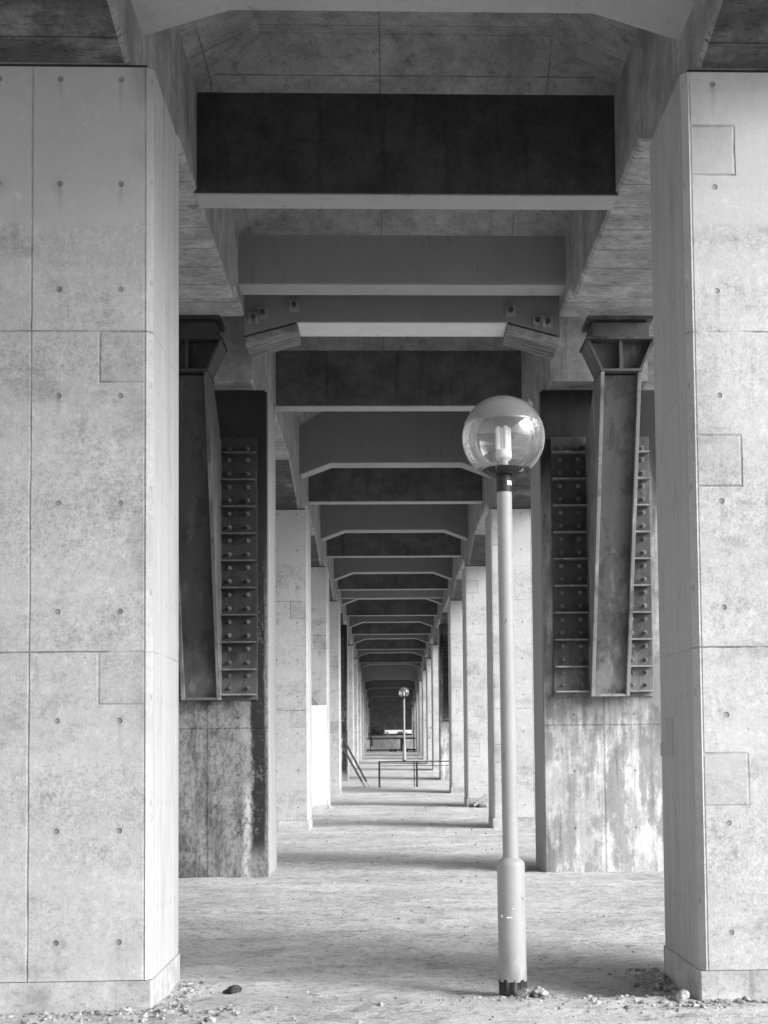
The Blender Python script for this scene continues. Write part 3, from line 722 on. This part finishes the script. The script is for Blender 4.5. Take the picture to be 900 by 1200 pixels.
r = empty('sun_blocker', (19, 82, gz(82)))  # added out of view only to block sun from the far passage
MB().box(-6, 6, -12, 12, -1, 6.6).build('wall', M['wall'], r)
MB().prism([(-6.4, 6.61), (6.4, 6.61), (0, 8.2)], -12.4, 12.4, 'y').build('roof', M['steel'], r)
for i in range(3):
    y = -10 + i*7.5
    f = MB().box(-6.06, -6.002, y, y+3.2, 3.4, 5.4).build('window', M['darkmetal'], r); MB().box(-6.12, -6.062, y-.1, y+3.3, 3.25, 3.4).build('sill', M['lowwall'], f)
tag(r, 'added unseen block keeping sun off the far passage, beside the right piers', 'building')

# ------------------------------------------------------------------ stones and rubble
random.seed(21)
m = MB(); cnt = 0
def inpier(x, y):
    for k in (1, 2, 3):
        if py(k)-.03 < y < py(k)+TH+.03 and (XL-1.43 < x < XL+.03 or XR-.03 < x < XR+1.43): return True
    return math.hypot(x-.735, y-8.565) < .09
def scatter(n, fx, fy, r0, r1):
    i = 0
    while i < n:
        x, y = fx(), fy()
        if inpier(x, y): continue
        rr = r0 + (r1-r0)*random.random()**5*(1.6 if random.random() < .04 else 1)
        m.rock((x, y, ground_h(x, y)+rr*.12), rr, 1, .7, random.random()*40); i += 1
G = random.gauss; U = random.uniform
scatter(520, lambda: G(-1.5, .45), lambda: 8.14 - abs(G(0, .14)), .003, .024)
scatter(150, lambda: XL+abs(G(.02, .12)), lambda: U(8.1, 9.3), .006, .026)
scatter(300, lambda: G(.95, .6), lambda: 8.5-abs(G(0, .22)), .003, .020)
scatter(260, lambda: XR-.04+G(0, .25), lambda: 8.12 - abs(G(0, .11)), .004, .024)
scatter(120, lambda: XR-abs(G(.02, .14)), lambda: U(8.2, 9.4), .008, .035)
scatter(260, lambda: U(-2.2, 2.8), lambda: U(7.4, 8.4), .002, .011)
scatter(420, lambda: U(-1.6, 2.2), lambda: U(8.4, 16.5), .003, .013)
scatter(220, lambda: U(-1.6, 2.2), lambda: U(16, 34), .006, .022)
o = m.build('gravel', M['stone']); tag(o, 'loose grey gravel strewn over the dirt and heaped at the pier feet', 'gravel', kind='stuff')
def rock_thing(name, x, y, r, mat, lab, cat, flat=.7, seed=1, group=None):
    o = MB().rock((0,0,0), r, 3, flat, seed).build(name, M[mat], loc=(x, y, ground_h(x, y)+r*flat*.45)); tag(o, lab, cat, group)
rock_thing('rock', -.955, 8.79, .048, 'darkstone', 'dark angular rock lying alone on the dirt right of the near left pier', 'rock', .6, 4)
rock_thing('rock', .80, 8.44, .038, 'stone', 'pale rock touching the black foot of the near lamp', 'rock', .8, 9)
rock_thing('rock', .885, 8.40, .045, 'stone', 'largest pale rock just right of the near lamp foot', 'rock', .75, 12)
rock_thing('rock', 1.66, 8.17, .050, 'stone', 'pale rock at the corner of the near right pier', 'rock', .7, 15)
rock_thing('rock', 1.66, 8.72, .055, 'stone', 'dusty rock in the shadow along the near right pier', 'rock', .7, 18)
r = empty('rubble_pile', (2.05, 32.2, gz(32.2)))
for i, (x, y, z, s) in enumerate(((0,0,.07,.12), (.17,-.05,.06,.10), (-.12,.02,.05,.09), (.05,-.12,.05,.08))):
    MB().rock((x, y, z), s, 2, .7, i+30).build('rubble_stone', M['stone'], r)
MB().bar((-.14,-.16,.03), (.16,-.05,.26), .05, .16).build('broken_slab', M['steel'], r)
tag(r, 'small pile of broken rubble at the foot of the fourth right pier', 'rubble')

# ------------------------------------------------------------------ light
EL, AZ = math.radians(27), math.radians(119)          # azimuth clockwise from +Y
sun_dir = Vector((math.sin(AZ)*math.cos(EL), math.cos(AZ)*math.cos(EL), math.sin(EL)))
sd = bpy.data.lights.new('sun', 'SUN'); sd.energy = 1.7; sd.angle = math.radians(34); sd.color = (1, 1, 1)
so = bpy.data.objects.new('sun', sd); COL.objects.link(so); so.rotation_euler = sun_dir.to_track_quat('Z', 'Y').to_euler()
w = bpy.data.worlds.new('World'); scene.world = w; w.use_nodes = True
nt = w.node_tree; bg = nt.nodes['Background']; sky = nt.nodes.new('ShaderNodeTexSky'); sky.sky_type = 'NISHITA'; sky.sun_disc = False
sky.sun_elevation = EL; sky.sun_rotation = AZ; sky.dust_density = 4.; sky.air_density = 1.
bw = nt.nodes.new('ShaderNodeRGBToBW'); nt.links.new(sky.outputs[0], bw.inputs[0]); nt.links.new(bw.outputs[0], bg.inputs['Color'])
bg.inputs['Strength'].default_value = .12

# ------------------------------------------------------------------ camera
yaw, pit, rol = .0399, .0595, -.0105
cyw, syw, cp, sp = math.cos(yaw), math.sin(yaw), math.cos(pit), math.sin(pit)
fw = Vector((syw*cp, cyw*cp, sp)); r_ = Vector((cyw, -syw, 0)); u_ = r_.cross(fw)
c_, s_ = math.cos(rol), math.sin(rol); R_ = c_*r_ + s_*u_; U_ = -s_*r_ + c_*u_
cam = bpy.data.cameras.new('camera'); co = bpy.data.objects.new('camera', cam); COL.objects.link(co)
mat = Matrix((R_, U_, -fw)).transposed().to_4x4(); mat.translation = Vector((0, 0, 1.5)); co.matrix_world = mat
cam.sensor_width = 36; cam.sensor_fit = 'AUTO'; cam.lens = 36*1667/1200
cam.shift_x = -(519.98-450)/1200; cam.shift_y = (773.24-600)/1200
cam.clip_start = .05; cam.clip_end = 2000
scene.camera = co
scene.view_settings.view_transform = 'Standard'; scene.view_settings.look = 'None'; scene.view_settings.gamma = 1
scene.view_settings.exposure = 1.3
scene.cycles.max_bounces = 10; scene.cycles.diffuse_bounces = 6; scene.cycles.transparent_max_bounces = 16
